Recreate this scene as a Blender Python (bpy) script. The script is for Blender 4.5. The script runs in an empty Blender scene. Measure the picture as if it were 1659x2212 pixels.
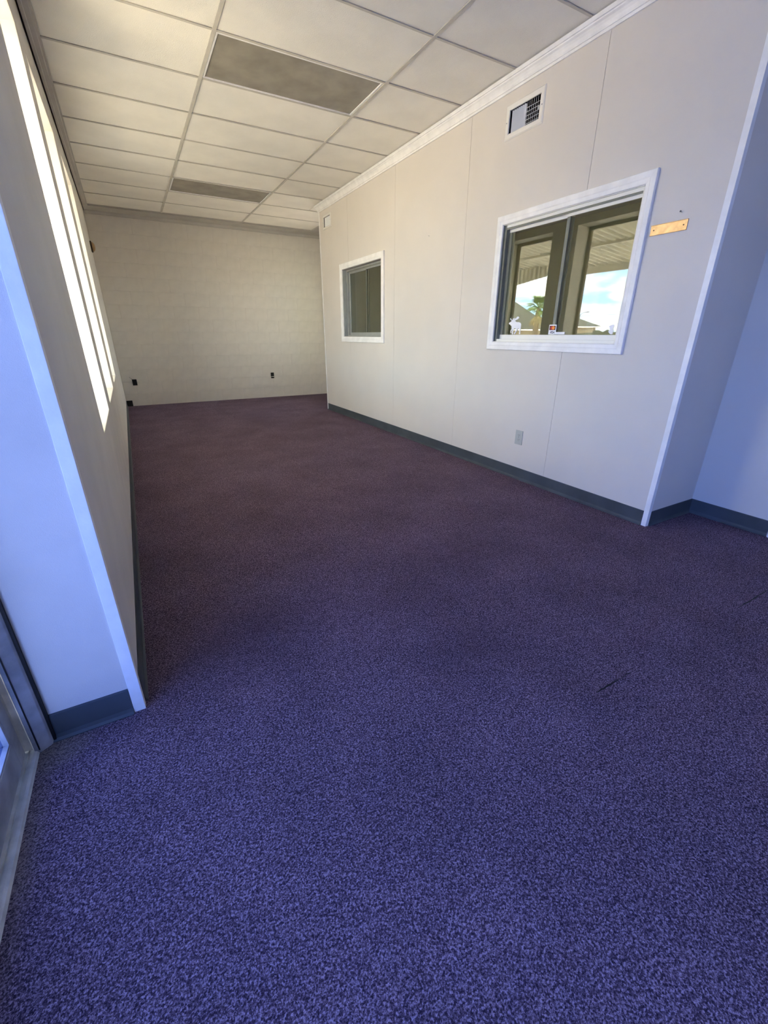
import bpy, bmesh, math, random
from mathutils import Vector, Matrix
random.seed(7)
sc = bpy.context.scene
col = sc.collection
PI = math.pi

# ------------------------------------------------------------------ camera
CAM_H = 1.183
R_ = Vector((0.87237327, -0.4888366, 0.00191366))
U_ = Vector((0.18710925, 0.3375249, 0.92253297))
F_ = Vector((0.45161379, 0.80443503, -0.38591355))
cd = bpy.data.cameras.new('camera'); cam = bpy.data.objects.new('camera', cd); col.objects.link(cam)
cd.sensor_fit = 'VERTICAL'; cd.sensor_height = 36.0; cd.sensor_width = 27.0
cd.lens = 916.906 / 2212 * 36.0
cd.clip_start = 0.03; cd.clip_end = 600
m = Matrix((R_, U_, -F_)).transposed().to_4x4(); m.translation = (0, 0, CAM_H)
cam.matrix_world = m
sc.camera = cam

# ------------------------------------------------------------------ world, sun, exposure
SKY = 13.0
SUN = 64.0
w = bpy.data.worlds.new('sky'); sc.world = w; w.use_nodes = True
nt = w.node_tree; nt.nodes.clear()
def N(t, nt_, **k):
    n = nt_.nodes.new(t)
    for a, b in k.items(): setattr(n, a, b)
    return n
out = N('ShaderNodeOutputWorld', nt); bg = N('ShaderNodeBackground', nt)
tc = N('ShaderNodeTexCoord', nt); sp = N('ShaderNodeSeparateXYZ', nt)
mr = N('ShaderNodeMapRange', nt); mr.inputs[1].default_value = 0.0; mr.inputs[2].default_value = 0.75
rp = N('ShaderNodeValToRGB', nt)
rp.color_ramp.elements[0].color = (0.40, 0.66, 1.0, 1); rp.color_ramp.elements[1].color = (0.10, 0.28, 0.85, 1)
mp = N('ShaderNodeMapping', nt); mp.inputs['Scale'].default_value = (1.0, 1.0, 3.2)
no = N('ShaderNodeTexNoise', nt); no.inputs['Scale'].default_value = 4.2; no.inputs['Detail'].default_value = 9; no.inputs['Roughness'].default_value = .58
cr = N('ShaderNodeValToRGB', nt); cr.color_ramp.elements[0].position = .43; cr.color_ramp.elements[1].position = .56
mx = N('ShaderNodeMix', nt, data_type='RGBA'); mx.inputs['B'].default_value = (1.15, 1.17, 1.2, 1)
L = nt.links.new
L(tc.outputs['Generated'], sp.inputs[0]); L(sp.outputs[2], mr.inputs[0]); L(mr.outputs[0], rp.inputs[0])
L(tc.outputs['Generated'], mp.inputs[0]); L(mp.outputs[0], no.inputs[0]); L(no.outputs[0], cr.inputs[0])
L(cr.outputs[0], mx.inputs['Factor']); L(rp.outputs[0], mx.inputs['A']); L(mx.outputs['Result'], bg.inputs[0])
bg.inputs[1].default_value = SKY
L(bg.outputs[0], out.inputs[0])

sd = bpy.data.lights.new('sun', 'SUN'); sun = bpy.data.objects.new('sun', sd); col.objects.link(sun)
sd.energy = SUN; sd.angle = 0.009; sd.color = (1.0, .90, .74)
sun.location = (8, 0, 20)
sun.rotation_euler = Vector((-0.10, 0.25, -1.0)).to_track_quat('-Z', 'Y').to_euler()   # high, from over the building

sc.view_settings.view_transform = 'Standard'
sc.view_settings.look = 'None'
sc.view_settings.gamma = 1.0
sc.view_settings.use_curve_mapping = False
sc.view_settings.exposure = 0.38
sc.cycles.use_denoising = True
sc.cycles.max_bounces = 14; sc.cycles.diffuse_bounces = 8; sc.cycles.glossy_bounces = 6
sc.cycles.transparent_max_bounces = 16; sc.cycles.transmission_bounces = 8
sc.cycles.sample_clamp_indirect = 0.0
sc.cycles.caustics_reflective = False; sc.cycles.caustics_refractive = False

# ------------------------------------------------------------------ materials
def mat(name, colr, rough=.6, metal=0.0, spec=.4):
    m_ = bpy.data.materials.new(name); m_.use_nodes = True
    b = m_.node_tree.nodes['Principled BSDF']
    b.inputs['Base Color'].default_value = (*colr, 1); b.inputs['Roughness'].default_value = rough
    b.inputs['Metallic'].default_value = metal; b.inputs['Specular IOR Level'].default_value = spec
    return m_
def noisy(name, colr, var=.08, scale=6, rough=.6, bump=0.0, bscale=400, metal=0.0, spec=.3, detail=4, tint=None):
    """paint-like material: large-scale mottling plus fine relief"""
    m_ = mat(name, colr, rough, metal, spec); t = m_.node_tree; b = t.nodes['Principled BSDF']
    c_ = N('ShaderNodeTexCoord', t); n1 = N('ShaderNodeTexNoise', t); n1.inputs['Scale'].default_value = scale; n1.inputs['Detail'].default_value = detail
    r_ = N('ShaderNodeValToRGB', t)
    d = tint or tuple(x * (1 - var) for x in colr); u = tuple(min(1, x * (1 + var)) for x in colr)
    r_.color_ramp.elements[0].color = (*d, 1); r_.color_ramp.elements[1].color = (*u, 1)
    r_.color_ramp.elements[0].position = .35; r_.color_ramp.elements[1].position = .65
    t.links.new(c_.outputs['Object'], n1.inputs[0]); t.links.new(n1.outputs[0], r_.inputs[0]); t.links.new(r_.outputs[0], b.inputs['Base Color'])
    if bump:
        n2 = N('ShaderNodeTexNoise', t); n2.inputs['Scale'].default_value = bscale; n2.inputs['Detail'].default_value = 3
        bu = N('ShaderNodeBump', t); bu.inputs['Strength'].default_value = bump; bu.inputs['Distance'].default_value = .002
        t.links.new(c_.outputs['Object'], n2.inputs[0]); t.links.new(n2.outputs[0], bu.inputs['Height']); t.links.new(bu.outputs[0], b.inputs['Normal'])
    return m_
def glass(name, tint, ior=1.5):
    """thin architectural pane: tinted straight-through transmission plus Fresnel mirror reflection"""
    m_ = bpy.data.materials.new(name); m_.use_nodes = True; t = m_.node_tree; t.nodes.clear()
    o = N('ShaderNodeOutputMaterial', t); mi = N('ShaderNodeMixShader', t); tr = N('ShaderNodeBsdfTransparent', t); gl = N('ShaderNodeBsdfGlossy', t)
    ge = N('ShaderNodeNewGeometry', t); dt = N('ShaderNodeVectorMath', t, operation='DOT_PRODUCT'); ab = N('ShaderNodeMath', t, operation='ABSOLUTE')
    on = N('ShaderNodeMath', t, operation='SUBTRACT'); on.inputs[0].default_value = 1; pw = N('ShaderNodeMath', t, operation='POWER'); pw.inputs[1].default_value = 5
    f0 = ((ior - 1) / (ior + 1)) ** 2; fr = N('ShaderNodeMath', t, operation='MULTIPLY_ADD'); fr.inputs[1].default_value = 1 - f0; fr.inputs[2].default_value = f0   # Schlick, same from both sides
    k = t.links.new; k(ge.outputs['Normal'], dt.inputs[0]); k(ge.outputs['Incoming'], dt.inputs[1]); k(dt.outputs['Value'], ab.inputs[0]); k(ab.outputs[0], on.inputs[1]); k(on.outputs[0], pw.inputs[0]); k(pw.outputs[0], fr.inputs[0])
    tr.inputs[0].default_value = (*tint, 1); gl.inputs['Roughness'].default_value = 0.0
    t.links.new(fr.outputs[0], mi.inputs[0]); t.links.new(tr.outputs[0], mi.inputs[1]); t.links.new(gl.outputs[0], mi.inputs[2]); t.links.new(mi.outputs[0], o.inputs[0])
    return m_

def carpet_material():
    m_ = mat('carpet', (.1, .08, .1), 1.0, 0, .05); t = m_.node_tree; b = t.nodes['Principled BSDF']; l = t.links.new
    c_ = N('ShaderNodeTexCoord', t)
    def noise(s, d=2, r=.6):
        n = N('ShaderNodeTexNoise', t); n.inputs['Scale'].default_value = s; n.inputs['Detail'].default_value = d; n.inputs['Roughness'].default_value = r
        l(c_.outputs['Object'], n.inputs[0]); return n
    n0 = noise(190, 5, .85); vo = N('ShaderNodeTexVoronoi', t); vo.inputs['Scale'].default_value = 330; l(c_.outputs['Object'], vo.inputs['Vector'])
    sx_ = N('ShaderNodeSeparateColor', t); l(vo.outputs['Color'], sx_.inputs[0])
    ma = N('ShaderNodeMath', t, operation='MULTIPLY_ADD'); ma.inputs[1].default_value = .15; l(sx_.outputs[0], ma.inputs[0])
    mb_ = N('ShaderNodeMath', t, operation='MULTIPLY_ADD'); mb_.inputs[1].default_value = .85; mb_.inputs[2].default_value = 0.0; l(n0.outputs[0], mb_.inputs[0]); l(mb_.outputs[0], ma.inputs[2])
    n1 = ma
    rp = N('ShaderNodeValToRGB', t); e = rp.color_ramp.elements
    e[0].position = .40; e[0].color = (.028, .018, .032, 1)
    e[1].position = .62; e[1].color = (.41, .31, .395, 1)
    k = e.new(.505); k.color = (.112, .075, .106, 1)
    l(n1.outputs[0], rp.inputs[0])
    # slow wear mottling
    n2 = noise(2.3, 5, .6); r2 = N('ShaderNodeMapRange', t); r2.inputs[1].default_value = .3; r2.inputs[2].default_value = .7; r2.inputs[3].default_value = .80; r2.inputs[4].default_value = 1.15
    l(n2.outputs[0], r2.inputs[0])
    mu = N('ShaderNodeMix', t, data_type='RGBA', blend_type='MULTIPLY'); mu.inputs['Factor'].default_value = 1
    l(rp.outputs[0], mu.inputs['A']); l(r2.outputs[0], mu.inputs['B'])
    cur = mu.outputs['Result']
    # walked-in stains (centre x, y, radius) and a dusty rim by the door threshold
    def blob(cx, cy, sx, sy, colr, amt):
        nonlocal cur
        mp_ = N('ShaderNodeMapping', t, vector_type='TEXTURE'); mp_.inputs['Location'].default_value = (cx, cy, 0); mp_.inputs['Scale'].default_value = (sx, sy, 10)
        g = N('ShaderNodeTexGradient', t, gradient_type='SPHERICAL')
        nn = noise(9, 4); mm = N('ShaderNodeMath', t, operation='MULTIPLY'); m2 = N('ShaderNodeMath', t, operation='MULTIPLY'); m2.inputs[1].default_value = amt * 2; m2.use_clamp = True
        m3 = N('ShaderNodeMapRange', t); m3.inputs[1].default_value = .36; m3.inputs[2].default_value = .60; l(n1.outputs[0], m3.inputs[0]); m4 = N('ShaderNodeMath', t, operation='MULTIPLY')
        l(c_.outputs['Object'], mp_.inputs[0]); l(mp_.outputs[0], g.inputs[0]); l(g.outputs[1], mm.inputs[0]); l(nn.outputs[0], mm.inputs[1]); l(mm.outputs[0], m2.inputs[0]); l(m2.outputs[0], m4.inputs[0]); l(m3.outputs[0], m4.inputs[1])
        x = N('ShaderNodeMix', t, data_type='RGBA'); l(m4.outputs[0], x.inputs['Factor']); l(cur, x.inputs['A']); x.inputs['B'].default_value = (*colr, 1)
        cur = x.outputs['Result']
    blob(1.50, 1.72, .42, .30, (.05, .032, .042), .42)
    blob(1.00, 1.03, .34, .22, (.05, .032, .048), .40)
    blob(-.44, 1.32, .13, .12, (.34, .27, .20), 1.2)
    blob(-.465, 1.05, .05, .42, (.28, .23, .18), .9)
    blob(.15, 1.55, .5, .35, (.05, .032, .045), .55)
    l(cur, b.inputs['Base Color'])
    n3 = noise(380, 3, .9); bu = N('ShaderNodeBump', t); bu.inputs['Strength'].default_value = .7; bu.inputs['Distance'].default_value = .004
    l(n3.outputs[0], bu.inputs['Height']); l(bu.outputs[0], b.inputs['Normal'])
    return m_

M = {}
M['carpet'] = carpet_material()
M['panel'] = noisy('vinyl_wall_panel', (.665, .622, .56), .015, 3, .55, .25, 900)
M['wall'] = noisy('painted_wall', (.64, .605, .555), .04, 4, .65, .25, 500)
M['jamb'] = noisy('painted_reveal', (.70, .665, .60), .03, 4, .6, .2, 300)
M['block'] = noisy('painted_block', (.68, .64, .575), .03, 8, .7, .35, 160)
M['mortar'] = noisy('painted_joint', (.66, .62, .555), .05, 9, .8, .5, 150)
M['tile'] = noisy('ceiling_tile', (.87, .84, .755), .035, 3.0, .9, 1.0, 240, spec=.1)
M['tee'] = noisy('grid_paint', (.56, .53, .46), .06, 9, .55, .1, 200)
M['plenum'] = mat('plenum_dark', (.02, .018, .015), .9)
M['soffit'] = noisy('soffit_paint', (.52, .495, .45), .06, 4, .8, .3, 300)
M['trim'] = noisy('white_trim', (.84, .83, .80), .05, 12, .4, .15, 120)
M['frame'] = mat('white_frame_enamel', (.80, .79, .72), .35)
M['alu'] = noisy('sash_aluminium', (.36, .37, .345), .06, 14, .4, .05, 300, metal=.2)
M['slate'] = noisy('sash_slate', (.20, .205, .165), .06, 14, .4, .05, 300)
M['bronze'] = mat('bronze_frame', (.10, .066, .038), .45, .3)
M['base'] = noisy('vinyl_base', (.062, .073, .080), .15, 5, .5, .1, 200)
M['black'] = mat('black_plastic', (.008, .007, .007), .6)
M['brass'] = noisy('brass', (.60, .40, .22), .15, 30, .42, .08, 600, metal=1.0)
M['store'] = noisy('storefront_aluminium', (.46, .47, .48), .25, 12, .42, .15, 200, metal=.3)
M['threshold'] = noisy('threshold_aluminium', (.64, .64, .58), .18, 18, .55, .3, 300, metal=.1)
M['diffuser'] = noisy('yellowed_diffuser', (.30, .275, .225), .16, 5, .5, .6, 350, detail=6)
M['vent'] = mat('vent_enamel', (.76, .74, .68), .4)
M['vent_metal'] = mat('vent_fin_metal', (.80, .81, .80), .45, 0)
M['plate'] = mat('outlet_plastic', (.44, .45, .41), .45)
M['sticker'] = mat('white_vinyl', (.85, .85, .86), .4)
M['red'] = mat('emblem_red', (.52, .02, .02), .5)
M['orange'] = mat('emblem_orange', (.85, .27, .03), .5)
M['maroon'] = mat('emblem_ground', (.09, .015, .02), .5)
M['navy'] = mat('letter_navy', (.012, .02, .11), .5)
M['beige'] = noisy('aged_plastic', (.36, .24, .13), .15, 20, .5)
M['brown'] = mat('bell_base', (.045, .022, .01), .6)
M['olive'] = noisy('office_paint', (.52, .515, .38), .04, 3, .7, .2, 300)
M['door'] = noisy('door_paint', (.66, .67, .70), .04, 5, .4, .1, 200)
M['glass_window'] = glass('window_glass', (.97, .95, .87))
M['glass_entry'] = glass('entry_glass', (.31, .39, .61))  # blue tint added to turn the daylight at the entrance blue
M['glass_inner'] = glass('inner_glass', (.86, .88, .82), 1.8)
M['concrete'] = noisy('concrete', (.50, .47, .42), .12, 1.5, .85, .4, 60)
M['asphalt'] = noisy('asphalt', (.30, .285, .26), .15, 2, .9, .3, 60)
M['canopy'] = noisy('white_sheet_metal', (.66, .64, .57), .05, 5, .5)
M['render_ext'] = noisy('exterior_render', (.62, .55, .44), .06, 2, .85, .3, 80)
M['roof'] = noisy('roof_shingle', (.055, .06, .056), .2, 3, .9, .4, 30)
M['tanwall'] = noisy('tan_house_wall', (.42, .35, .25), .06, 2, .85)
M['darkglass'] = mat('house_window', (.05, .06, .07), .1)
M['bark'] = noisy('palm_trunk', (.26, .19, .12), .3, 8, .9, .8, 30)
M['frond'] = noisy('palm_frond', (.13, .20, .05), .25, 4, .7)
M['deadfrond'] = noisy('dry_frond', (.48, .38, .18), .2, 4, .8)
M['hedge'] = noisy('hedge_leaf', (.035, .042, .028), .35, 12, .9, 1.0, 40)
M['steel'] = mat('galvanised_steel', (.30, .31, .32), .45, .7)

# ------------------------------------------------------------------ mesh helpers
SKEW = 0.0045
XL = -0.184; YL0 = 1.357
def lw(p):           # the window wall stands a quarter degree off square
    return (p[0] - SKEW * (p[1] - YL0), p[1], p[2])
class MB:
    def __init__(s, tf=None): s.v = []; s.f = []; s.tf = tf
    def add(s, vs, fs):
        o = len(s.v); s.v += [tuple(v) for v in vs]; s.f += [tuple(i + o for i in f) for f in fs]; return s
    def box(s, x0, x1, y0, y1, z0, z1):
        return s.add([(x, y, z) for x in (x0, x1) for y in (y0, y1) for z in (z0, z1)],
                     [(0, 1, 3, 2), (4, 6, 7, 5), (0, 4, 5, 1), (2, 3, 7, 6), (0, 2, 6, 4), (1, 5, 7, 3)])
    def prism(s, poly, fn0, fn1):
        """poly: list of 2D points; fn0 / fn1 map a 2D point to the two 3D caps"""
        n = len(poly)
        return s.add([fn0(p) for p in poly] + [fn1(p) for p in poly],
                     [tuple(range(n)), tuple(range(2 * n - 1, n - 1, -1))] + [(i, i + n, (i + 1) % n + n, (i + 1) % n) for i in range(n)])
    def sweep(s, path, prof, closed_prof=True):
        """profile of (offset to the left of travel, z) swept along a plan path with mitred corners"""
        P = [Vector((p[0], p[1])) for p in path]; rings = []
        for i, p in enumerate(P):
            d0 = (P[i] - P[i - 1]).normalized() if i else None
            d1 = (P[i + 1] - P[i]).normalized() if i < len(P) - 1 else None
            n0 = Vector((-d0.y, d0.x)) if d0 else None; n1 = Vector((-d1.y, d1.x)) if d1 else None
            if n0 and n1:
                n_ = (n0 + n1).normalized(); n_ = n_ / max(.2, n_.dot(n0))
            else: n_ = n0 or n1
            rings.append([(p.x + n_.x * o, p.y + n_.y * o, z) for o, z in prof])
        k = len(prof); vs = [v for r in rings for v in r]; fs = []
        for i in range(len(P) - 1):
            for j in range(k): fs.append((i * k + j, i * k + (j + 1) % k, (i + 1) * k + (j + 1) % k, (i + 1) * k + j))
        fs.append(tuple(range(k))); fs.append(tuple(reversed(range((len(P) - 1) * k, len(P) * k))))
        return s.add(vs, fs)
    def tube(s, pts, r, n=8, r1=None):
        P = [Vector(p) for p in pts]; rings = []
        for i, p in enumerate(P):
            d = (P[min(i + 1, len(P) - 1)] - P[max(i - 1, 0)]).normalized()
            a = d.orthogonal().normalized(); b = d.cross(a)
            rr = r if r1 is None else r + (r1 - r) * i / (len(P) - 1)
            rings.append([tuple(p + a * rr * math.cos(2 * PI * j / n) + b * rr * math.sin(2 * PI * j / n)) for j in range(n)])
        vs = [v for q in rings for v in q]; fs = []
        for i in range(len(P) - 1):
            for j in range(n): fs.append((i * n + j, i * n + (j + 1) % n, (i + 1) * n + (j + 1) % n, (i + 1) * n + j))
        fs += [tuple(range(n)), tuple(reversed(range((len(P) - 1) * n, len(P) * n)))]
        return s.add(vs, fs)
    def slab(s, axis, d0, d1, a0, a1, b0, b1, holes=()):
        """flat slab normal to axis ('x' or 'y'), spanning a (the other plan axis) and z, with rectangular holes"""
        A = sorted({a0, a1} | {h for q in holes for h in q[:2] if a0 < h < a1}); B = sorted({b0, b1} | {h for q in holes for h in q[2:] if b0 < h < b1})
        def solid(i, j):
            if i < 0 or j < 0 or i >= len(A) - 1 or j >= len(B) - 1: return False
            ca = (A[i] + A[i + 1]) / 2; cb = (B[j] + B[j + 1]) / 2
            return not any(q[0] < ca < q[1] and q[2] < cb < q[3] for q in holes)
        P = (lambda d, a, b: (d, a, b)) if axis == 'x' else (lambda d, a, b: (a, d, b))
        for i in range(len(A) - 1):
            for j in range(len(B) - 1):
                if not solid(i, j): continue
                x0, x1, y0, y1 = A[i], A[i + 1], B[j], B[j + 1]
                for d in (d0, d1): s.add([P(d, x0, y0), P(d, x1, y0), P(d, x1, y1), P(d, x0, y1)], [(0, 1, 2, 3)])
                for (di, dj, e) in ((-1, 0, ((x0, y0), (x0, y1))), (1, 0, ((x1, y0), (x1, y1))), (0, -1, ((x0, y0), (x1, y0))), (0, 1, ((x0, y1), (x1, y1)))):
                    if not solid(i + di, j + dj):
                        s.add([P(d0, *e[0]), P(d0, *e[1]), P(d1, *e[1]), P(d1, *e[0])], [(0, 1, 2, 3)])
        return s
    def build(s, name, m_, parent=None, bevel=0.0, smooth=False, seg=2):
        vs = [s.tf(v) for v in s.v] if s.tf else s.v
        if parent is not None:
            o0 = origin(parent); vs = [(v[0] - o0[0], v[1] - o0[1], v[2] - o0[2]) for v in vs]
        me = bpy.data.meshes.new(name); me.from_pydata(vs, [], s.f)
        bm = bmesh.new(); bm.from_mesh(me)
        bmesh.ops.remove_doubles(bm, verts=bm.verts, dist=1e-5)
        bmesh.ops.recalc_face_normals(bm, faces=bm.faces)
        if bevel:
            es = [e for e in bm.edges if len(e.link_faces) == 2 and e.calc_face_angle(0) > .5]
            bmesh.ops.bevel(bm, geom=es, offset=bevel, segments=seg, affect='EDGES', profile=.6, clamp_overlap=True)
        bm.to_mesh(me); bm.free()
        if smooth:
            for p in me.polygons: p.use_smooth = True
            try: me.set_sharp_from_angle(angle=.7)
            except Exception: pass
        me.materials.append(m_)
        o = bpy.data.objects.new(name, me); col.objects.link(o)
        if parent is not None: o.parent = parent
        return o
def origin(o):
    x = Vector((0, 0, 0))
    while o is not None: x += Vector(o.location); o = o.parent
    return x
def empty(name, loc, label=None, cat=None, group=None, kind=None):
    o = bpy.data.objects.new(name, None); o.empty_display_size = .05; o.location = loc; col.objects.link(o)
    return tag(o, label, cat, group, kind)
def tag(o, label=None, cat=None, group=None, kind=None):
    if label: o['label'] = label
    if cat: o['category'] = cat
    if group: o['group'] = group
    if kind: o['kind'] = kind
    return o
def struct(o, label, cat): return tag(o, label, cat, None, 'structure')

CE = 2.908          # ceiling height
XP = 2.7915         # face of the panelled partition
YN, YF = 1.401, 6.948   # near and far end of the partition
YB = 8.881          # block wall
XA = 3.32           # wall of the alcove on the right
XS = -0.50          # storefront line
XR = 3.80           # side wall behind the partition
YR = -2.5           # wall behind the camera

# ------------------------------------------------------------------ floor
fl = MB().box(-.47, 5.7, YR - .1, 9.0, -.10, 0).build('floor', M['carpet'])
struct(fl, 'speckled blue and plum low-pile carpet floor', 'floor')
# two frayed openings along the carpet seam
for (x0, x1) in ((1.23, 1.43), (2.27, 2.75)):
    b = MB(); n = 14; pts = []
    for i in range(n + 1):
        x = x0 + (x1 - x0) * i / n; pts.append((x, .634 + random.uniform(-.0022, .0022) + .01 * (x - 1.3) * .6))
    hw = [max(.0008, .0034 * math.sin(PI * min(1, (i + .4) / n * 1.3)) * random.uniform(.5, 1.2)) for i in range(n + 1)]
    poly = [(p[0], p[1] + h_) for p, h_ in zip(pts, hw)] + [(p[0], p[1] - h_) for p, h_ in reversed(list(zip(pts, hw)))]
    b.prism(poly, lambda p: (p[0], p[1], .0003), lambda p: (p[0], p[1], .0012))
    b.build('seam_gap', M['black'], fl)

# ------------------------------------------------------------------ window wall on the left
WIN = [(2.55, 3.41), (3.71, 4.84), (5.31, 6.28)]
SILL, HEAD, WD = .714, 2.612, .29
wl = MB(lw).slab('x', XL - WD, XL, YL0, 9.0, -.05, CE + .06, [(a, b, SILL, HEAD) for a, b in WIN]).build('wall_left', M['wall'])
struct(wl, 'off-white window wall with three tall deep-set openings', 'wall')
for a, b in WIN:   # smooth painted lining boards of each reveal
    t_ = .004; x0, x1 = XL - WD + .05, XL - .001
    MB(lw).box(x0, x1, a, a + t_, SILL, HEAD).build('reveal_lining', M['jamb'], wl)
    MB(lw).box(x0, x1, b - t_, b, SILL, HEAD).build('reveal_lining', M['jamb'], wl)
    MB(lw).box(x0, x1, a + t_, b - t_, HEAD - t_, HEAD).build('reveal_lining', M['jamb'], wl)
    MB(lw).box(x0, x1, a + t_, b - t_, SILL, SILL + t_).build('sill_board', M['jamb'], wl)
for i, (a, b) in enumerate(WIN):
    xo = XL - WD; r = empty('window_%d' % (i + 1), lw((xo, (a + b) / 2, SILL)))
    struct(r, ['tall storefront window nearest the entrance in the left wall', 'tall storefront window in the middle of the left wall', 'tall storefront window nearest the block wall in the left wall'][i], 'window')
    fw = .045
    for q in ((a, a + fw, SILL, HEAD), (b - fw, b, SILL, HEAD), (a + fw, b - fw, SILL, SILL + fw), (a + fw, b - fw, HEAD - fw, HEAD)):
        MB(lw).box(xo, xo + .045, *q).build('frame_bar', M['bronze'], r, .003)
    MB(lw).box(xo + .018, xo + .024, a + fw, b - fw, SILL + fw, HEAD - fw).build('pane', M['glass_window'], r)

def plain_window(name, x, op, label):
    a, b, z0, z1 = op; r = empty(name, (x, (a + b) / 2, z0)); struct(r, label, 'window'); fw = .045
    for q in ((a, a + fw, z0, z1), (b - fw, b, z0, z1), (a + fw, b - fw, z0, z0 + fw), (a + fw, b - fw, z1 - fw, z1)):
        MB().box(x, x + .045, *q).build('frame_bar', M['bronze'], r, .003)
    MB().box(x + .018, x + .024, a + fw, b - fw, z0 + fw, z1 - fw).build('pane', M['glass_window'], r)
# return wall facing the camera, between window wall and storefront
we = MB().slab('y', YL0 - .012, YL0 + .05, XS - .03, XL, -.05, CE + .06).build('wall_entry', M['wall'])
struct(we, 'short return wall beside the entrance door, washed in blue daylight', 'wall')
# corner guard: leg on each face
def corner_guard(name, pts, z0, z1, label):
    o = MB().prism(pts, lambda p: (p[0], p[1], z0), lambda p: (p[0], p[1], z1)).build(name, M['trim'], None, .0012)
    return struct(o, label, 'trim')
y_ = YL0 - .012
corner_guard('trim_1', [(XL - .030, y_), (XL - .030, y_ - .004), (XL + .004, y_ - .004), (XL + .004, y_ + .026), (XL, y_ + .026), (XL, y_)], 0, CE, 'white corner guard on the edge of the short return wall')
BP = [(0, .102), (.0035, .102), (.0045, .097), (.0045, .022), (.008, .010), (.014, .003), (.014, 0), (0, 0)]
o = MB().sweep([(XL - .031, y_), (-.438, y_)][::-1], [(-a, z) for a, z in BP]).build('baseboard_entry', M['base']); struct(o, 'slate grey vinyl cove base on the short return wall', 'baseboard')
o = MB(lw).sweep([(XL, 8.86), (XL, YL0 + .02)], BP).build('baseboard_left', M['base']); struct(o, 'dark vinyl cove base along the window wall', 'baseboard')

# ------------------------------------------------------------------ block wall at the back
wb = MB().box(-.55, XR + .1, YB, YB + .15, -.05, CE + .06).build('wall_back', M['mortar'])
struct(wb, 'painted concrete block wall at the far end', 'wall')
BW, BH, GAP = .406, .2032, .0045
shared = {}
row = 0; z = .0
while z < CE - .045:
    h_ = min(BH, CE - .045 - z)
    x = -.22 - (BW / 2 if row % 2 else 0)
    while x < XR:
        x0 = max(x, -.215); x1 = min(x + BW, XR)
        if x1 - x0 > .03:
            key = (round(x1 - x0, 3), round(h_, 3))
            if key not in shared:
                wd, hh = key
                t = MB().box(GAP / 2, wd - GAP / 2, -.0016, .004, GAP / 2, hh - GAP / 2).build('block', M['block'], None, .0011, True, 1)
                shared[key] = t.data; ob = t
            else:
                ob = bpy.data.objects.new('block', shared[key]); col.objects.link(ob)
            ob.parent = wb; ob.location = (x0, YB + random.uniform(-.0008, .0006), z)
        x += BW
    z += BH; row += 1
o = MB().box(-.217, -.125, YB - .018, YB - .003, 0, .098).build('baseboard_back', M['black'], None, .003); struct(o, 'leftover stub of black vinyl base in the far left corner', 'baseboard')

# ------------------------------------------------------------------ panelled partition on the right
BIG = (1.872, 3.024, 1.127, 1.987); SMALL = (5.040, 6.166, 1.153, 2.011)
V1 = (2.775, 3.070, 2.572, 2.711); V2 = (6.525, 6.760, 2.605, 2.725)
holes = [BIG, SMALL, V1, V2]
wr = MB().slab('x', XP + .006, XP + .13, YN + .101, YF - .101, -.05, CE + .06, holes).build('wall_right', M['mortar'])
struct(wr, 'cream panelled partition with two interior windows', 'wall')
seams = [YN, 2.283, 3.512, 4.742, 5.962, YF]
for i in range(5):
    a, b = seams[i] + (.0012 if i else 0), seams[i + 1] - (.0012 if i < 4 else 0)
    MB().slab('x', XP, XP + .0058, a, b, 0, CE + .02, holes).build('panel', M['panel'], wr)
# return into the alcove, alcove wall, end wall behind the partition
o = MB().slab('y', YN, YN + .10, XP + .0058, XA + .1, -.05, CE + .06).build('wall_alcove_return', M['panel']); struct(o, 'narrow shaded return wall at the near end of the partition', 'wall')
DOOR = (-.03, .86, -.06, 2.06)
o = MB().slab('x', XA, XA + .12, YR, YN, -.05, CE + .06, [DOOR]).build('wall_alcove', M['panel']); struct(o, 'pale wall at the right edge with a white door casing', 'wall')
o = MB().slab('y', YF - .10, YF, XP + .0058, XR, -.05, CE + .06).build('wall_partition_end', M['panel']); struct(o, 'far end of the partition turning behind the corner', 'wall')
RW = (7.25, 8.35, .9, 2.3)
o = MB().slab('x', XR, XR + .12, YF - .1, 9.0, -.05, CE + .06, [RW]).build('wall_side', M['wall']); struct(o, 'side wall hidden behind the far end of the partition', 'wall')
o = MB().slab('y', YR - .12, YR, XS - .1, XA + .12, -.05, CE + .06).build('wall_rear', M['wall']); struct(o, 'plain wall behind the entrance', 'wall')
corner_guard('trim_2', [(XP - .004, YN - .004), (XP - .004, YN + .028), (XP, YN + .028), (XP, YN), (XP + .028, YN), (XP + .028, YN - .004)], 0, CE - .05, 'white corner moulding at the near end of the panelled partition')
corner_guard('trim_3', [(XP - .004, YF + .004), (XP - .004, YF - .034), (XP, YF - .034), (XP, YF), (XP + .03, YF), (XP + .03, YF + .004)], 0, CE - .05, 'white corner moulding at the far end of the panelled partition')
# vinyl base
o = MB().sweep([(XP, YN + .028), (XP, YF - .035)], BP).build('baseboard_right', M['base']); struct(o, 'slate grey vinyl cove base along the panelled partition', 'baseboard')
o = MB().sweep([(XA, YN), (XP + .029, YN)], BP).build('baseboard_return', M['base']); struct(o, 'dark vinyl cove base on the narrow shaded return', 'baseboard')
o = MB().sweep([(XA, .935), (XA, YN)], BP).build('baseboard_alcove', M['base']); struct(o, 'slate blue vinyl cove base beside the white door casing', 'baseboard')
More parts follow.
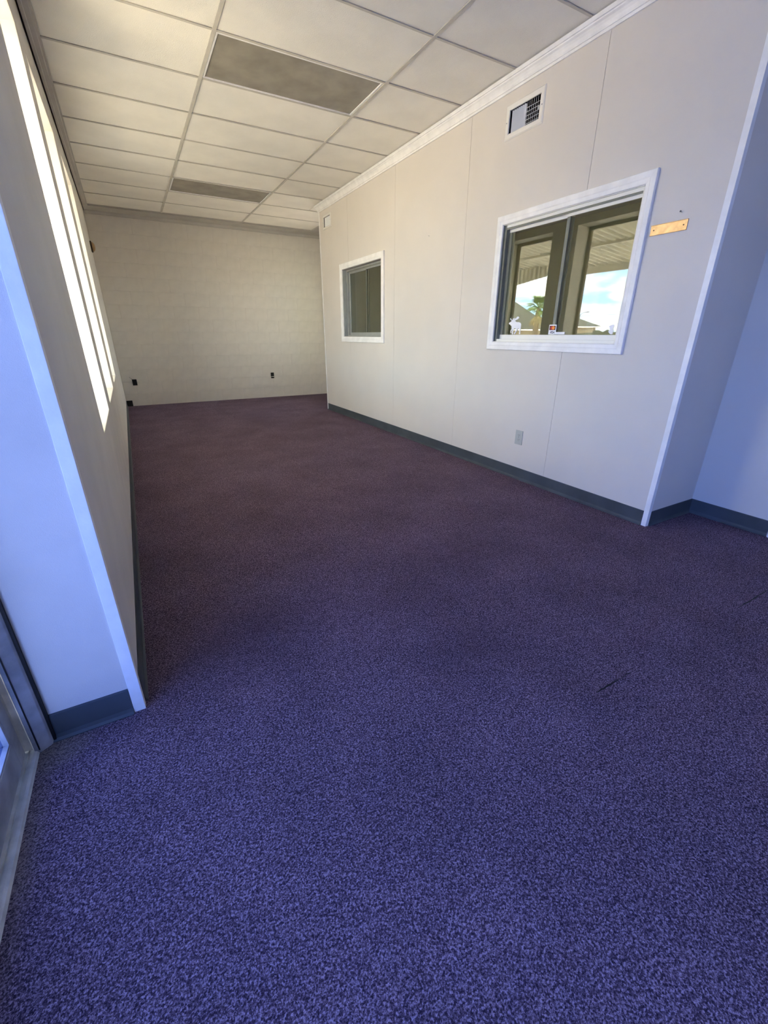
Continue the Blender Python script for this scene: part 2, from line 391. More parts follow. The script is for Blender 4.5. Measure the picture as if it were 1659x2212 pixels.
# crown moulding
CP = [(0, CE - .088), (.010, CE - .088), (.011, CE - .074), (.0165, CE - .072), (.018, CE - .062), (.024, CE - .050), (.032, CE - .038), (.041, CE - .030), (.043, CE - .024), (.050, CE - .022), (.053, CE - .012), (.056, CE - .003), (0, CE - .003)]
o = MB().sweep([(XA, YR), (XA, YN), (XP, YN), (XP, YF), (XR, YF)], CP).build('trim_4', M['trim']); struct(o, 'white crown moulding along the top of the partition', 'trim')

# ------------------------------------------------------------------ interior windows in the partition
def inner_window(name, op, dx, label, mats, depth, cw=.062, ms=.026):
    y0, y1, z0, z1 = op; r = empty(name, (XP, (y0 + y1) / 2, z0)); struct(r, label, 'window')
    # mitred casing boards with a stepped profile
    prof = [(0, 0), (.011, 0), (.014, .004), (.016, .024), (.019, .030), (.019, cw - .003), (.016, cw), (0, cw)]   # (proud, across, from the opening outwards)
    cor = [(y0, z0, -1, -1), (y1, z0, 1, -1), (y1, z1, 1, 1), (y0, z1, -1, 1)]
    for k in range(4):
        A, B = cor[k], cor[(k + 1) % 4]
        f0 = lambda p, A=A: (XP - p[0], A[0] + A[2] * p[1], A[1] + A[3] * p[1])
        f1 = lambda p, B=B: (XP - p[0], B[0] + B[2] * p[1], B[1] + B[3] * p[1])
        MB().prism(prof, f0, f1).build('casing_board', M['trim'], r, .0008)
    x0 = XP + dx; x1 = x0 + depth; ft = .022
    # lining from casing to frame
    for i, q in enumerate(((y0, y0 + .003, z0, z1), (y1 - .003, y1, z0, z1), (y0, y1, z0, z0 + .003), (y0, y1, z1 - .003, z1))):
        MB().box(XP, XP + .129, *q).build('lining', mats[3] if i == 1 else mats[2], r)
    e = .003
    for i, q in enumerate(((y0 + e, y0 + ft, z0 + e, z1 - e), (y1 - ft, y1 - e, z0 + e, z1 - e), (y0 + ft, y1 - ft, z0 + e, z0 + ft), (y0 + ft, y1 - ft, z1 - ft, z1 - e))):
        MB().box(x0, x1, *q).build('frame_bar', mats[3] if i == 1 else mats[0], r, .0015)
    # sash track lips, coloured dark to stand for the shaded groove
    MB().box(x0 + .004, x0 + .008, y0 + ft, y1 - ft, z1 - ft - .012, z1 - ft).build('track', M['slate'], r)
    ym = (y0 + y1) / 2 - .035
    # two sliding sashes
    for (a, b, xs) in ((y0 + ft, ym + .016, x0 + .012), (ym - .016, y1 - ft, x0 + .034)):
        s_ = empty('sash', (0, 0, 0)); s_.parent = r
        sw = .030; sx = .016
        wa = .008 if a == y0 + ft else ms; wb_ = ms if a == y0 + ft else .026
        for q in ((a, a + wa, z0 + ft + sw + .004, z1 - ft - sw), (b - (ms if a == y0 + ft else .026), b, z0 + ft + sw + .004, z1 - ft - sw)):
            MB().box(xs, xs + sx, *q).build('stile', mats[1] if q[1] < y1 - ft else mats[3], s_, .0015)
        for q in ((a, b, z0 + ft, z0 + ft + sw + .004), (a, b, z1 - ft - sw, z1 - ft)):
            MB().box(xs, xs + sx, *q).build('rail', mats[0], s_, .0015)
        MB().box(xs + .006, xs + .010, a + wa, b - wb_, z0 + ft + sw + .004, z1 - ft - sw).build('pane', M['glass_inner'], s_)
    return r
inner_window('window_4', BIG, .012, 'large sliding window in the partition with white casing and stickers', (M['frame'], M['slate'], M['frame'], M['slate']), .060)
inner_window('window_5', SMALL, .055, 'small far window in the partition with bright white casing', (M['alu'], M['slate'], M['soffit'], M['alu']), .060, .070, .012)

# office behind the partition
o = MB().slab('x', 5.5, 5.6, 1.4, 6.95, -.05, CE + .06, [(1.75, 2.95, .9, 2.3)]).build('wall_office', M['olive']); struct(o, 'dim olive office wall seen through the interior windows', 'wall')
o = MB().slab('y', 1.51, 1.56, XP + .13, 5.5, -.05, CE + .06).build('wall_office_near', M['olive']); struct(o, 'near end wall of the dim office', 'wall')
o = MB().slab('y', 6.78, 6.84, XP + .13, 5.5, -.05, CE + .06).build('wall_office_far', M['olive']); struct(o, 'far olive wall of the dim office', 'wall')
MB().box(XP + .131, 5.5, 1.56, 6.78, CE - .3, CE - .24).build('office_ceiling', M['soffit'], o)

plain_window('window_7', XR + .06, RW, 'unseen window added in the side passage to light the block wall')  # inferred, out of view; added to brighten the block wall
plain_window('window_8', 5.54, (1.75, 2.95, .9, 2.3), 'unseen outer window added to light the dim office')  # out of view; added so daylight brightens the office

# ------------------------------------------------------------------ ceiling
ce = MB().box(-.62, 5.7, YR - .2, 9.05, CE + .062, CE + .16).build('ceiling', M['plenum'])
struct(ce, 'suspended ceiling of cream acoustic tiles in a painted grid', 'ceiling')
TX, TY = 1.2192, .6096; XT0, YT0 = .8214, 3.6097
tile_mesh = {}
def tile(x0, x1, y0, y1, sag=0.0, tilt=0.0):
    g = .0045; wx, wy = x1 - x0 - 2 * g, y1 - y0 - 2 * g
    key = (round(wx, 3), round(wy, 3))
    if key not in tile_mesh:
        t = MB().box(-wx / 2, wx / 2, -wy / 2, wy / 2, 0, .016).build('tile', M['tile'], None, .0022, False, 1); tile_mesh[key] = t.data
    else:
        t = bpy.data.objects.new('tile', tile_mesh[key]); col.objects.link(t)
    t.parent = ce; t.location = ((x0 + x1) / 2, (y0 + y1) / 2, CE + .0035 + sag); t.rotation_euler = (tilt, random.uniform(-.0012, .0012), 0)
XE = -.150                       # ceiling edge at the window wall
XC = XP - .056
rows = [(YT0 + k * TY, YT0 + (k + 1) * TY, k) for k in range(-10, 8)]
for (a, b, k) in rows:
    sg = lambda: random.uniform(0, .0035)
    tile(XE, XT0, a, b, sg(), random.uniform(-.004, .004))
    if k not in (0, 5): tile(XT0, XT0 + TX, a, b, sg(), random.uniform(-.003, .003))
    x2 = XT0 + TX
    if b < YN: tile(x2, XA - .03, a, b, sg())
    elif a < YN: tile(x2, XC + .03, a, b, sg()); tile(XC + .03, XA - .03, a, YN - .03, sg())
    elif b < YF: tile(x2, XC + .03, a, b, sg(), random.uniform(-.003, .003))
    elif a < YF: tile(x2, XC + .03, a, b, sg()); tile(XC + .03, x2 + TX, YF + .03, b, sg())
    else: tile(x2, x2 + TX, a, b, sg(), random.uniform(-.003, .003))
YE = YT0 + 8 * TY                # last cross tee
TW = .012
def tee(x0, x1, y0, y1, nm, z=CE):
    MB().box(x0, x1, y0, y1, z - .002, z + .002).build(nm, M['tee'], ce)
for x, ya, yb_ in ((XT0, -2.49, YE), (XT0 + TX, -2.49, YE), (XT0 + 2 * TX, YF + .06, YE)):
    y = ya
    tee(x - TW, x + TW, ya, yb_ + .03, 'main_tee')
    tee(x - .002, x + .002, ya, yb_ + .03, 'main_tee_web', CE + .02)
for k in range(-10, 9):
    y = YT0 + k * TY
    segs = [(XE, XT0 - TW), (XT0 + TW, XT0 + TX - TW)]
    segs.append((XT0 + TX + TW, XC if YN < y < YF else (XA - .056 if y <= YN else XT0 + 2 * TX - TW)))
    for a, b in segs: tee(a, b, y - .0085, y + .0085, 'cross_tee', CE + .0004)
# moulded edge strip along the window wall, painted soffit and board at the block wall
EP = [(.008, CE - .014), (.026, CE - .014), (.030, CE - .008), (.056, CE - .008), (.060, CE - .002), (.074, CE - .002), (.074, CE + .002), (.008, CE + .002)]
o = MB(lw).sweep([(XL + .003, YE + .1), (XL + .003, -2.49)], EP).build('trim_5', M['soffit']); struct(o, 'narrow grey edge strip where the ceiling meets the window wall', 'trim')
sf = MB().box(-.205, XR, YE + .075, YB - .003, CE - .004, CE + .03).build('trim_6', M['soffit']); struct(sf, 'drab painted soffit strip above the block wall', 'trim')
MB().box(-.2, XR, YB - .026, YB - .003, CE - .048, CE - .004).build('ledger_board', M['soffit'], sf, .002)
MB().box(XT0 + 2 * TX + TW, XR, YF + .06, YE + .07, CE - .003, CE + .02).build('side_soffit', M['soffit'], sf)

# ceiling lights
def ceiling_light(k, label):
    y0, y1 = YT0 + k * TY + .010, YT0 + (k + 1) * TY - .010; x0, x1 = XT0 + .014, XT0 + TX - .014
    r = empty('ceiling_light', ((x0 + x1) / 2, (y0 + y1) / 2, CE), label, 'ceiling light', 'recessed fluorescent fittings')
    fw = .020
    MB().box(x0, x1, y0, y1, CE + .045, CE + .058).build('housing', M['vent'], r)
    for q in ((x0, x0 + fw * .7, y0, y1), (x1 - fw * .7, x1, y0, y1), (x0 + fw * .7, x1 - fw * .7, y0, y0 + fw), (x0 + fw * .7, x1 - fw * .7, y1 - fw * .6, y1)):
        MB().box(*q, CE + .001, CE + .014).build('door_frame', M['trim'], r, .002)
    MB().box(x0 + fw * .7, x1 - fw * .7, y0 + fw, y1 - fw * .6, CE + .008, CE + .011).build('diffuser', M['diffuser'], r)
    return r
ceiling_light(0, 'unlit recessed ceiling light nearest the camera with dusty grey diffuser')
ceiling_light(5, 'unlit recessed ceiling light close to the block wall')

# ------------------------------------------------------------------ air vents
def air_vent(op, fr, label, split):
    y0, y1, z0, z1 = op; r = empty('air_vent', (XP, (y0 + y1) / 2, (z0 + z1) / 2), label, 'air vent', 'wall air registers')
    fo = (y0 - fr, y1 + fr, z0 - fr, z1 + fr)
    prof = [(0, 0), (.006, 0), (.009, .006), (.009, fr - .008), (.003, fr), (0, fr)]
    cor = [(y0, z0, -1, -1), (y1, z0, 1, -1), (y1, z1, 1, 1), (y0, z1, -1, 1)]
    b = MB()
    for k in range(4):
        A, B = cor[k], cor[(k + 1) % 4]
        b.prism(prof, lambda p, A=A: (XP - p[0], A[0] + A[2] * p[1], A[1] + A[3] * p[1]), lambda p, B=B: (XP - p[0], B[0] + B[2] * p[1], B[1] + B[3] * p[1]))
    fo_ = b.build('face_frame', M['vent'], r)
    for ys in (y0 - fr * .55, y1 + fr * .55):
        MB().tube([(XP - .0095, ys, (z0 + z1) / 2), (XP - .011, ys, (z0 + z1) / 2)], .004, 10).build('screw', M['steel'], fo_)
    MB().slab('y', y0 + .0005, y0 + .002, XP + .002, XP + .12, z0, z1).slab('y', y1 - .002, y1 - .0005, XP + .002, XP + .12, z0, z1).box(XP + .11, XP + .12, y0, y1, z0, z1).box(XP + .002, XP + .12, y0, y1, z1 - .002, z1 - .0005).box(XP + .002, XP + .12, y0, y1, z0 + .0005, z0 + .002).build('duct', M['black'], r)
    n = max(9, int(round((y1 - y0) / .0195))); ymid = y0 + (y1 - y0) * split
    for i in range(1, n):
        y = y0 + (y1 - y0) * i / n
        ang = math.radians(47) if y < ymid else math.radians(-36)      # fins of the two halves are set opposite ways
        d = Vector((math.cos(ang), math.sin(ang), 0)); nn = Vector((-d.y, d.x, 0)); c0 = Vector((XP + .0125, y, 0))
        pl = [c0 + d * sx * .0085 + nn * sy * .0007 for sx, sy in ((-1, -1), (1, -1), (1, 1), (-1, 1))]
        MB().prism(pl, lambda p: (p.x, p.y, z0 + .001), lambda p: (p.x, p.y, z1 - .001)).build('fin', M['vent_metal'], r)
    for j in range(1, 6):
        z = z0 + (z1 - z0) * j / 6
        MB().box(XP + .026, XP + .030, y0 + .002, y1 - .002, z - .0012, z + .0012).build('rear_bar', M['vent_metal'], r)
    return r
va = air_vent(V1, .036, 'white wall air register above the large interior window', .47)
yl_ = V1[0] + .022
MB().box(XP + .004, XP + .020, yl_ - .003, yl_ + .003, 2.632, 2.650).build('damper_lever', M['vent'], va)
air_vent(V2, .028, 'small pale air register high at the far end of the partition', 0.0)

# ------------------------------------------------------------------ small things on the partition
oy, oz = 2.594, .365
r = empty('electrical_outlet', (XP, oy, oz), 'grey duplex power outlet low on the panelled partition', 'outlet')
pl = MB().box(XP - .0055, XP, oy - .040, oy + .040, oz - .061, oz + .061).build('cover_plate', M['plate'], r, .0025)
MB().tube([(XP - .005, oy, oz), (XP - .007, oy, oz)], .0035, 10).build('screw', M['steel'], pl)
for sz in (-.0195, .0195):
    pts = [(.0165 * math.cos(a_), max(-.0125, min(.0125, .0165 * math.sin(a_)))) for a_ in [2 * PI * i / 24 for i in range(24)]]
    rc = MB().prism(pts, lambda p: (XP - .0052, oy + p[0], oz + sz + p[1]), lambda p: (XP - .0075, oy + p[0], oz + sz + p[1])).build('receptacle', M['plate'], r)
    for sy, hh in ((-.0065, .0042), (.0065, .0034)):
        MB().box(XP - .0079, XP - .0074, oy + sy - .0012, oy + sy + .0012, oz + sz + .003 - hh, oz + sz + .003 + hh).build('slot', M['black'], rc)
    MB().tube([(XP - .0074, oy, oz + sz - .008), (XP - .0079, oy, oz + sz - .008)], .0024, 10).build('ground_hole', M['black'], rc)

r = empty('name_plate_holder', (XP, 1.687, 1.743), 'blank brass name plate beside the large interior window', 'name plate')
pp = MB().box(XP - .004, XP - .0005, 1.586, 1.789, 1.716, 1.769).build('plate', M['brass'], r, .001)
MB().box(XP - .0085, XP - .004, 1.586, 1.789, 1.7165, 1.7195).build('lower_lip', M['brass'], r, .0008)
MB().box(XP - .0085, XP - .004, 1.586, 1.789, 1.7655, 1.7685).build('upper_lip', M['brass'], r, .0008)
for ys in (1.606, 1.770): MB().tube([(XP - .0038, ys, 1.743), (XP - .0056, ys, 1.743)], .0036, 10).build('screw', M['brown'], r)
def nail(y, z, s_, label):
    r = empty('wall_nail', (XP, y, z), label, 'nail')
    MB().tube([(XP - .0002, y, z), (XP - .012 * s_, y, z + .002)], .0016 * s_, 8).build('shank', M['steel'], r)
    MB().tube([(XP - .012 * s_, y, z + .002), (XP - .0136 * s_, y, z + .0023)], .0038 * s_, 12).build('head', M['base'], r)
nail(1.633, 1.807, 1.2, 'dark nail just above the brass name plate')
nail(4.066, 2.078, .8, 'lone nail midway between the two interior windows')

# stickers on the large window, on the room side of the glass
XG1 = XP + .012 + .012 + .006 - .0008     # near sash glass face
XG2 = XP + .012 + .034 + .006 - .0008     # far sash glass face
px2 = lambda q: (2.764 + (290 - q[0]) / 135 * .151, 1.186 + (455 - q[1]) / 210 * .136)
moose = [(157, 325), (165, 312), (180, 303), (185, 291), (172, 284), (165, 270), (171, 258), (176, 272), (186, 282), (192, 288), (196, 268), (204, 260), (207, 284), (214, 256), (222, 274), (234, 250), (248, 245), (258, 262), (241, 280), (222, 290), (224, 300), (236, 311), (256, 311), (275, 320), (285, 340), (284, 380), (282, 420), (285, 453), (272, 453), (274, 420), (268, 396), (256, 379), (251, 405), (237, 440), (231, 454), (221, 450), (234, 416), (238, 386), (216, 383), (215, 402), (209, 430), (212, 454), (201, 455), (200, 425), (204, 396), (197, 402), (190, 420), (195, 440), (186, 440), (182, 415), (192, 390), (190, 366), (186, 346), (181, 354), (177, 341), (165, 336)]
o = MB().prism([px2(q) for q in moose], lambda p: (XG2 + .0004, *p), lambda p: (XG2 - .0005, *p)).build('moose_decal', M['sticker'])
tag(o, 'white moose silhouette decal at the lower left of the large window', 'decal')
bl = [(1365, 372), (1378, 360), (1398, 352), (1406, 344), (1416, 352), (1416, 380), (1410, 395), (1418, 420), (1416, 462), (1398, 462), (1385, 450), (1372, 430), (1380, 415), (1390, 402), (1372, 398), (1382, 386)]
px3 = lambda q: (1.924 + (1420 - q[0]) / 55 * .043, 1.187 + (462 - q[1]) / 120 * .062)
o = MB().prism([px3(q) for q in bl], lambda p: (XG1 + .0004, *p), lambda p: (XG1 - .0005, *p)).build('window_decal', M['sticker'])
tag(o, 'irregular white decal in the lower right corner of the large window', 'decal')
# card sign: white card, emblem with two discs, lettering
cy0, cy1, cz0, cz1 = 2.387, 2.455, 1.1855, 1.253
XC1 = XP + .012 + .012 - .0015
r = empty('payment_sticker', (XC1, (cy0 + cy1) / 2, cz0), 'small white card payment sticker on the meeting stile of the large window', 'sticker')
MB().box(XC1 - .0006, XC1 + .0008, cy0, cy1, cz0, cz1).build('card', M['sticker'], r)
em = MB().box(XC1 - .0010, XC1 - .0006, cy0 + .007, cy1 - .005, cz0 + .030, cz1 - .007).build('emblem', M['maroon'], r)
for yc, mt, e in ((.0405, 'red', .0002), (.0265, 'orange', .0004)):
    pts = [(cy0 + yc + .0125 * math.cos(a_), cz0 + .0455 + .0125 * math.sin(a_)) for a_ in [2 * PI * i / 28 for i in range(28)]]
    MB().prism(pts, lambda p: (XC1 - .0010, *p), lambda p: (XC1 - .0010 - e, *p)).build('emblem_disc', M[mt], em)
fc = bpy.data.curves.new('lettering', 'FONT'); fc.body = 'VISA'; fc.size = .024; fc.extrude = .0002; fc.shear = .25; fc.offset = .0006; fc.align_x = 'CENTER'; fc.space_character = .95
tobj = bpy.data.objects.new('tmp', fc); col.objects.link(tobj); bpy.context.view_layer.update()
me = bpy.data.meshes.new_from_object(tobj.evaluated_get(bpy.context.evaluated_depsgraph_get())); bpy.data.objects.remove(tobj)
me.materials.clear(); me.materials.append(M['navy'])
lo = bpy.data.objects.new('lettering', me); col.objects.link(lo); lo.parent = r
lo.matrix_local = Matrix(((0, 0, -1, -.0009), (-1, 0, 0, .0), (0, 1, 0, .0065), (0, 0, 0, 1)))
o = MB().box(XC1 - .004, XC1 + .001, 2.303, 2.386, 1.1855, 1.2025).build('paper_slip', M['sticker'], None, .001)
tag(o, 'thin white paper slip lying along the bottom rail next to the card sticker', 'paper slip')

# ------------------------------------------------------------------ things on the block wall and far corner
yb0 = YB - .0035
r = empty('outlet_box', (-.026, yb0, .40), 'open black outlet box with a loose wire on the block wall', 'outlet box')
MB().slab('y', yb0 - .008, yb0, -.061, .009, .349, .451, [(-.053, .001, .357, .443)]).build('rim', M['black'], r, .001)
MB().box(-.053, .001, yb0 - .002, yb0, .357, .443).build('box_back', M['black'], r)
MB().tube([(-.045, yb0 - .003, .44), (-.065, yb0 - .03, .462), (-.082, yb0 - .035, .480), (-.090, yb0 - .02, .487)], .003, 8).build('wire', M['bronze'], r)
r = empty('outlet_box', (2.41, yb0, .42), 'open black outlet box with a metal strap at the right of the block wall', 'outlet box')
MB().slab('y', yb0 - .008, yb0, 2.378, 2.438, .368, .474, [(2.385, 2.431, .375, .467)]).build('rim', M['black'], r, .001)
MB().box(2.385, 2.431, yb0 - .002, yb0, .375, .467).build('box_back', M['black'], r)
MB().box(2.376, 2.440, yb0 - .012, yb0 - .008, .392, .404).build('strap', M['vent'], r, .001)

yd = 8.48; xw = XL - SKEW * (yd - YL0)
r = empty('wall_bell', (xw, yd, 2.36), 'small beige wall chime on a dark base in the far left corner', 'wall chime')
MB().box(xw + .0005, xw + .022, yd - .045, yd + .045, 2.300, 2.440).build('base_plate', M['brown'], r, .006)
b = MB(); rings = []
for i in range(9):
    t = i / 8 * PI / 2; rx = .036 * math.sin(t); s_ = math.cos(t)
    rings.append([(xw + .022 + rx, yd + .040 * s_ * math.cos(2 * PI * j / 20), 2.37 + .064 * s_ * math.sin(2 * PI * j / 20)) for j in range(20)])
vs = [v for q in rings for v in q]; fs = [(i * 20 + j, i * 20 + (j + 1) % 20, (i + 1) * 20 + (j + 1) % 20, (i + 1) * 20 + j) for i in range(8) for j in range(20)]
b.add(vs, fs).build('cover', M['beige'], r, 0, True)

# ------------------------------------------------------------------ right-hand door in the alcove
dr = empty('door_1', (XA, .415, 0)); struct(dr, 'white door with casing at the right edge', 'door')
y0, y1, z1 = DOOR[0], DOOR[1], DOOR[3]
MB().box(XA + .03, XA + .07, y0 + .02, y1 - .02, .006, z1 - .02).build('slab', M['door'], dr, .002)
for q in ((y1, y1 + .068, 0, z1 + .068), (y0 - .068, y0, 0, z1 + .068), (y0, y1, z1, z1 + .068)):
    MB().box(XA - .017, XA, *q).build('casing_board', M['trim'], dr, .004)
for q in ((y1 - .018, y1, 0, z1), (y0, y0 + .018, 0, z1), (y0 + .018, y1 - .018, z1 - .018, z1)):
    MB().box(XA, XA + .119, *q).build('jamb_board', M['trim'], dr)
kn = MB().tube([(XA + .03, .06, .95), (XA - .02, .06, .95)], .010, 12).build('knob', M['brass'], dr)
b = MB(); rings = [[(XA - .045 + .027 * math.cos(t), .06 + .027 * math.sin(t) * math.cos(2 * PI * j / 14), .95 + .027 * math.sin(t) * math.sin(2 * PI * j / 14)) for j in range(14)] for t in [PI * i / 8 for i in range(9)]]
b.add([v for q in rings for v in q], [(i * 14 + j, i * 14 + (j + 1) % 14, (i + 1) * 14 + (j + 1) % 14, (i + 1) * 14 + j) for i in range(8) for j in range(14)]).build('knob_ball', M['brass'], kn, 0, True)

# ------------------------------------------------------------------ storefront entrance on the left
ZD = 2.13; ZT = 2.20
dm = empty('door_2', (XS, .85, 0)); struct(dm, 'aluminium framed glass entrance door at the lower left', 'door')
jp = [(-.432, 1.343), (-.440, 1.327), (-.448, 1.322), (-.466, 1.311), (-.480, 1.313), (-.484, 1.320), (-.500, 1.322), (-.545, 1.322), (-.545, 1.343)]
MB().prism(jp, lambda p: (p[0], p[1], 0), lambda p: (p[0], p[1], ZT)).build('jamb', M['store'], dm, .0015)
MB().box(-.437, -.4285, 1.335, 1.345, 0, ZT).build('gap_shade_strip', M['black'], dm)  # black strip standing in for the dark gap beside the wall
MB().box(-.4685, -.4655, 1.309, 1.312, .012, ZT).build('gap_shade_strip', M['black'], dm)  # black strip standing in for the dark groove in the jamb
D0, D1 = .395, 1.316
leaf = empty('door_leaf', (0, 0, 0)); leaf.parent = dm
MB().box(-.545, -.502, D1 - .052, D1, .012, ZD).build('stile', M['store'], leaf, .003)
MB().box(-.545, -.502, D0, D0 + .052, .012, ZD).build('stile', M['store'], leaf, .003)
MB().box(-.545, -.502, D0 + .052, D1 - .052, .012, .108).build('bottom_rail', M['store'], leaf, .003)
MB().box(-.545, -.502, D0 + .052, D1 - .052, ZD - .06, ZD).build('top_rail', M['store'], leaf, .003)
MB().box(-.512, -.504, D1 - .060, D1 - .051, .108, ZD - .06).build('glazing_bead', M['store'], leaf)
MB().box(-.512, -.504, D0 + .06, D1 - .06, .107, .115).build('glazing_bead', M['store'], leaf)
MB().box(-.526, -.520, D0 + .052, D1 - .052, .108, ZD - .06).build('pane', M['glass_entry'], leaf)
th = MB().prism([(-.470, 0), (-.474, .009), (-.482, .011), (-.490, .011), (-.491, .008), (-.494, .008), (-.495, .013), (-.56, .013), (-.60, -.02), (-.47, -.02)], lambda p: (p[0], -.02, p[1]), lambda p: (p[0], 1.322, p[1])).build('threshold', M['threshold'], dm)
MB().box(-.545, -.495, .340, .390, .0135, ZT).build('jamb', M['store'], dm, .003)
MB().box(-.545, -.495, .390, 1.322, ZD + .003, ZT).build('transom_bar', M['store'], dm, .003)
sl = empty('window_6', (XS, -.9, 0)); struct(sl, 'aluminium framed storefront glazing beside the entrance door', 'window')
for (a, b) in ((-1.04, -.99), (-2.5, -2.45)): MB().box(-.545, -.495, a, b, 0, ZT).build('mullion', M['store'], sl, .003)
for (a, b) in ((-.99, .340), (-2.45, -1.04)):
    MB().box(-.545, -.495, a, b, 0, .10).build('sill_bar', M['store'], sl, .003)
    MB().box(-.526, -.520, a, b, .10, ZT).build('pane', M['glass_entry'], sl)
o = MB().slab('x', XS - .06, XS + .02, YR - .1, YL0 - .012, -.05, CE + .06, [(YR, YL0 - .012, -.05, ZT)]).build('wall_entry_header', M['wall']); struct(o, 'wall above and beside the entrance glazing', 'wall')

# ------------------------------------------------------------------ outdoors (seen mirrored in the interior glass)
g = MB().box(-300, -.60, -200, 220, -.30, -.12).build('ground', M['asphalt']); struct(g, 'sunlit parking lot outside the windows', 'ground')
g = MB().box(5.72, 60, -40, 60, -.30, -.12).build('ground_rear', M['asphalt']); struct(g, 'open ground on the far side of the building', 'ground')
g = MB().box(-4.2, -.56, -8, 16, -.125, -.02).build('sidewalk', M['concrete'], None, .01); struct(g, 'concrete walk outside the windows', 'sidewalk')
wo = MB(lw).slab('x', XL - WD - .03, XL - WD - .002, YL0 - .012, 12, -.1, 3.25, [(a, b, SILL, HEAD) for a, b in WIN]).build('wall_exterior', M['render_ext']); struct(wo, 'tan outer face of the window wall', 'wall')
# canopy: corrugated sheet on cross beams, with a fascia and a corrugated end skirt
cz = 2.80
cp = empty('canopy', (-.6, 5, cz), 'white corrugated metal canopy mirrored in the large interior window', 'canopy')
def corrugated(a0, a1, step, fn0, fn1, name):
    n = int((a1 - a0) / step); vs = []; fs = []
    pr = [(0, 0), (.45, 0), (.55, .05), (.9, .05)]
    P = [(a0 + (i + u) * step, d) for i in range(n) for u, d in pr]
    for p in P: vs += [fn0(*p), fn1(*p)]
    for i in range(len(P) - 1): fs.append((2 * i, 2 * i + 1, 2 * i + 3, 2 * i + 2))
    return MB().add(vs, fs).build(name, M['canopy'], cp)
corrugated(1.9, 10.2, .16, lambda a, d: (-.54, a, 3.05 - d), lambda a, d: (-3.9, a, 2.65 - d), 'corrugated_sheet')
for x, zz in ((-1.45, 2.90), (-2.5, 2.775)): MB().box(x - .04, x + .04, 1.9, 10.1, zz - .04, zz + .06).build('beam', M['canopy'], cp)
MB().box(-3.95, -3.88, 1.9, 8.3, 2.477, 2.66).build('fascia', M['canopy'], cp)
sk0 = Vector((-3.3, 10.0, 2.24)); sk1 = Vector((-3.3, 8.05, 2.47)); d_ = sk1 - sk0
corrugated(0, 1.0, .13 / 1.95, lambda a, d: tuple(sk0 + d_ * a + Vector((d, 0, 0))), lambda a, d: (-3.3 + d, 10.0 - 1.95 * a, 2.715), 'end_skirt')
for y in (2.2, 9.9): MB().box(-3.86, -3.76, y - .05, y + .05, -.02, 2.6).build('post', M['canopy'], cp)

def house(name, cx, cy, lx, ly, hw, hr, wallm, label, rot, hip=.45):
    r = empty(name, (cx, cy, -.12), label, 'house'); r.rotation_euler = (0, 0, rot)
    def P(b, nm, mt, par=r): 
        o = b.build(nm, mt); o.parent = par; return o
    P(MB().box(-lx / 2, lx / 2, -ly / 2, ly / 2, 0, hw), 'walls', wallm)
    e = .6; hx = lx / 2 * hip
    vs = [(-lx / 2 - e, -ly / 2 - e, hw), (lx / 2 + e, -ly / 2 - e, hw), (lx / 2 + e, ly / 2 + e, hw), (-lx / 2 - e, ly / 2 + e, hw), (-hx, 0, hr), (hx, 0, hr)]
    P(MB().add(vs, [(0, 1, 5, 4), (1, 2, 5), (2, 3, 4, 5), (3, 0, 4), (3, 2, 1, 0)]), 'roof', M['roof'])
    P(MB().box(-lx / 2 - e, lx / 2 + e, -ly / 2 - e, ly / 2 + e, hw - .18, hw - .01), 'fascia_board', M['trim'])
    for i, fx in enumerate((-.3, .05, .35)):
        wn = P(MB().box(fx * lx - .7, fx * lx + .7, -ly / 2 - .04, -ly / 2 + .02, hw * .35, hw * .8), 'window', M['darkglass'])
        P(MB().box(fx * lx - .03, fx * lx + .03, -ly / 2 - .07, -ly / 2 - .04, hw * .35, hw * .8), 'window_mullion', M['trim'], wn)
    return r
house('house', -58, 54, 14, 9, 2.5, 4.6, M['tanwall'], 'grey hip-roofed house mirrored at the right of the large interior window', math.radians(130))
house('house', -40, 47.5, 12, 9, 1.95, 5.7, M['tanwall'], 'tan house with dark roof mirrored behind the palm', math.radians(125), .3)

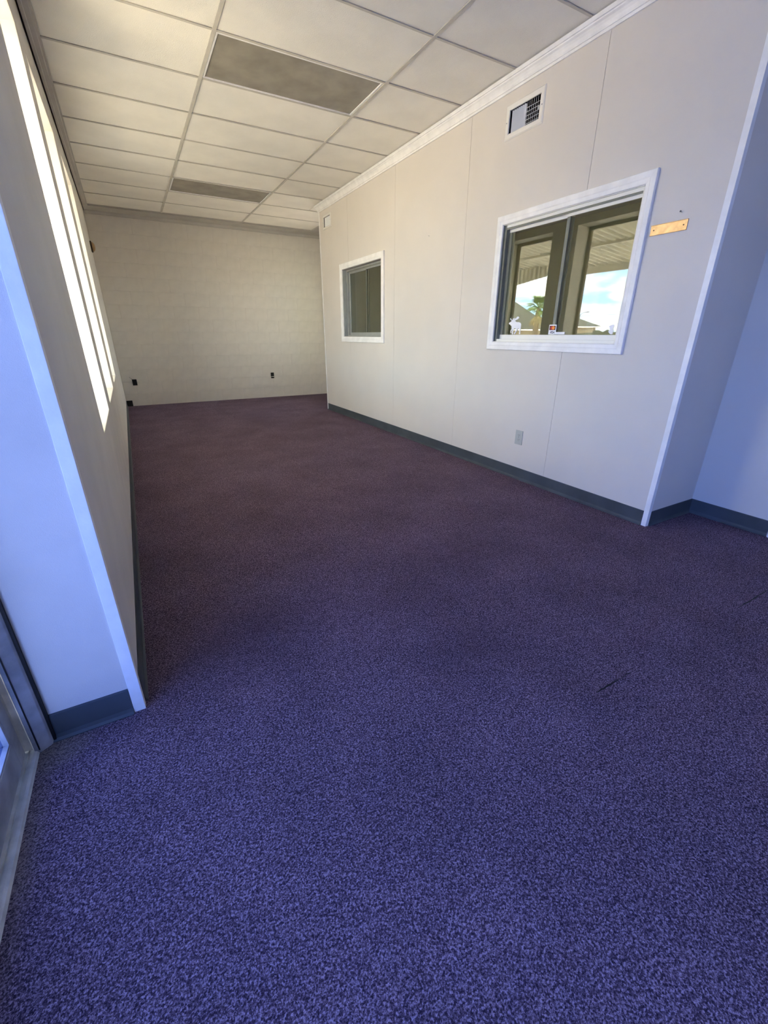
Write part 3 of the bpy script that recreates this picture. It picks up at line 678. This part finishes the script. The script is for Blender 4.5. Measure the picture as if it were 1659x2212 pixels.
# palm
pc = (-29.0, 31.8)
r = empty('palm_tree', (pc[0], pc[1], -.12), 'shaggy fan palm mirrored in the left pane of the large window', 'palm tree')
MB().tube([(pc[0], pc[1], -.12), (pc[0] + .08, pc[1], 1.2), (pc[0] + .02, pc[1] + .05, 2.4), (pc[0], pc[1], 3.5)], .30, 12, .20).build('trunk', M['bark'], r, 0, True)
for i in range(64):
    el = random.uniform(-.6, 1.25); az = random.uniform(0, 2 * PI); dead = el < -.15 and random.random() < .7
    ln = random.uniform(1.0, 1.5); d = Vector((math.cos(az) * math.cos(el), math.sin(az) * math.cos(el), math.sin(el))); c0 = Vector((pc[0], pc[1], 3.55 if not dead else 3.25))
    if dead: d = (d + Vector((0, 0, -1.2))).normalized()
    sd_ = d.cross(Vector((0, 0, 1))).normalized(); b = MB()
    nseg = 7
    for k in range(nseg):       # fan of narrow blades
        a_ = (k / (nseg - 1) - .5) * 1.5; q = (d * math.cos(a_) + sd_ * math.sin(a_)).normalized(); base = c0 + d * ln * .45; tip = base + q * ln * .62 - Vector((0, 0, .16 * ln)); w_ = sd_ * math.cos(a_) * .045 - d * math.sin(a_) * .045
        mid = base + q * ln * .3
        b.add([tuple(base), tuple(mid + w_), tuple(tip), tuple(mid - w_), tuple(mid + Vector((0, 0, .02)))], [(0, 1, 4), (1, 2, 4), (2, 3, 4), (3, 0, 4)])
    b.tube([tuple(c0), tuple(c0 + d * ln * .47)], .02, 5)
    b.build('frond', M['deadfrond'] if dead else M['frond'], r)

# street lamp, wires, hedge
lp = (-84, 70.0)
r = empty('street_lamp', (lp[0], lp[1], -.12), 'tall street lamp mirrored in the right pane of the large window', 'street lamp')
MB().tube([(lp[0], lp[1], -.12), (lp[0], lp[1], 5.4)], .10, 10, .07).build('pole', M['steel'], r)
MB().tube([(lp[0], lp[1], 5.3), (lp[0] - .1, lp[1] - .7, 5.75), (lp[0] - .2, lp[1] - 1.5, 5.85)], .05, 8).build('arm', M['steel'], r)
MB().prism([(0, 0), (.6, .02), (.75, .10), (.6, .18), (.1, .2)], lambda p: (lp[0] - .35, lp[1] - 1.4 - p[0], 5.74 + p[1]), lambda p: (lp[0] - .05, lp[1] - 1.4 - p[0], 5.74 + p[1])).build('lamp_head', M['steel'], r, .02)
for i, zz in enumerate((5.0, 4.2, 3.9, 3.4)):
    b = MB(); pts = []
    for k in range(13):
        t = k / 12; pts.append((-74 + .6 * i, 30 + 70 * t, zz - 1.0 * (1 - (2 * t - 1) ** 2) * .35))
    b.tube(pts, .022, 5); o = b.build('power_line', M['steel']); tag(o, ['topmost power line crossing the mirrored sky', 'second highest power line in the mirrored sky', 'third highest power line in the mirrored sky', 'lowest power line in the mirrored sky'][i], 'power line', 'overhead wires')
bm = bmesh.new(); bmesh.ops.create_icosphere(bm, subdivisions=4, radius=1)
for v in bm.verts:
    n_ = .12 * math.sin(9 * v.co.x + 3) * math.sin(8 * v.co.y) + .08 * math.sin(21 * v.co.y + v.co.z * 17); v.co *= 1 + n_
    v.co.x *= .9; v.co.y *= 4.5; v.co.z = max(-.5, v.co.z) * 1.0
me = bpy.data.meshes.new('hedge'); bm.to_mesh(me); bm.free(); me.materials.append(M['hedge'])
for p in me.polygons: p.use_smooth = True
o = bpy.data.objects.new('hedge', me); col.objects.link(o); o.location = (-24, 21, .38); o.rotation_euler = (0, 0, .3); tag(o, 'low dark hedge in front of the mirrored houses', 'hedge')
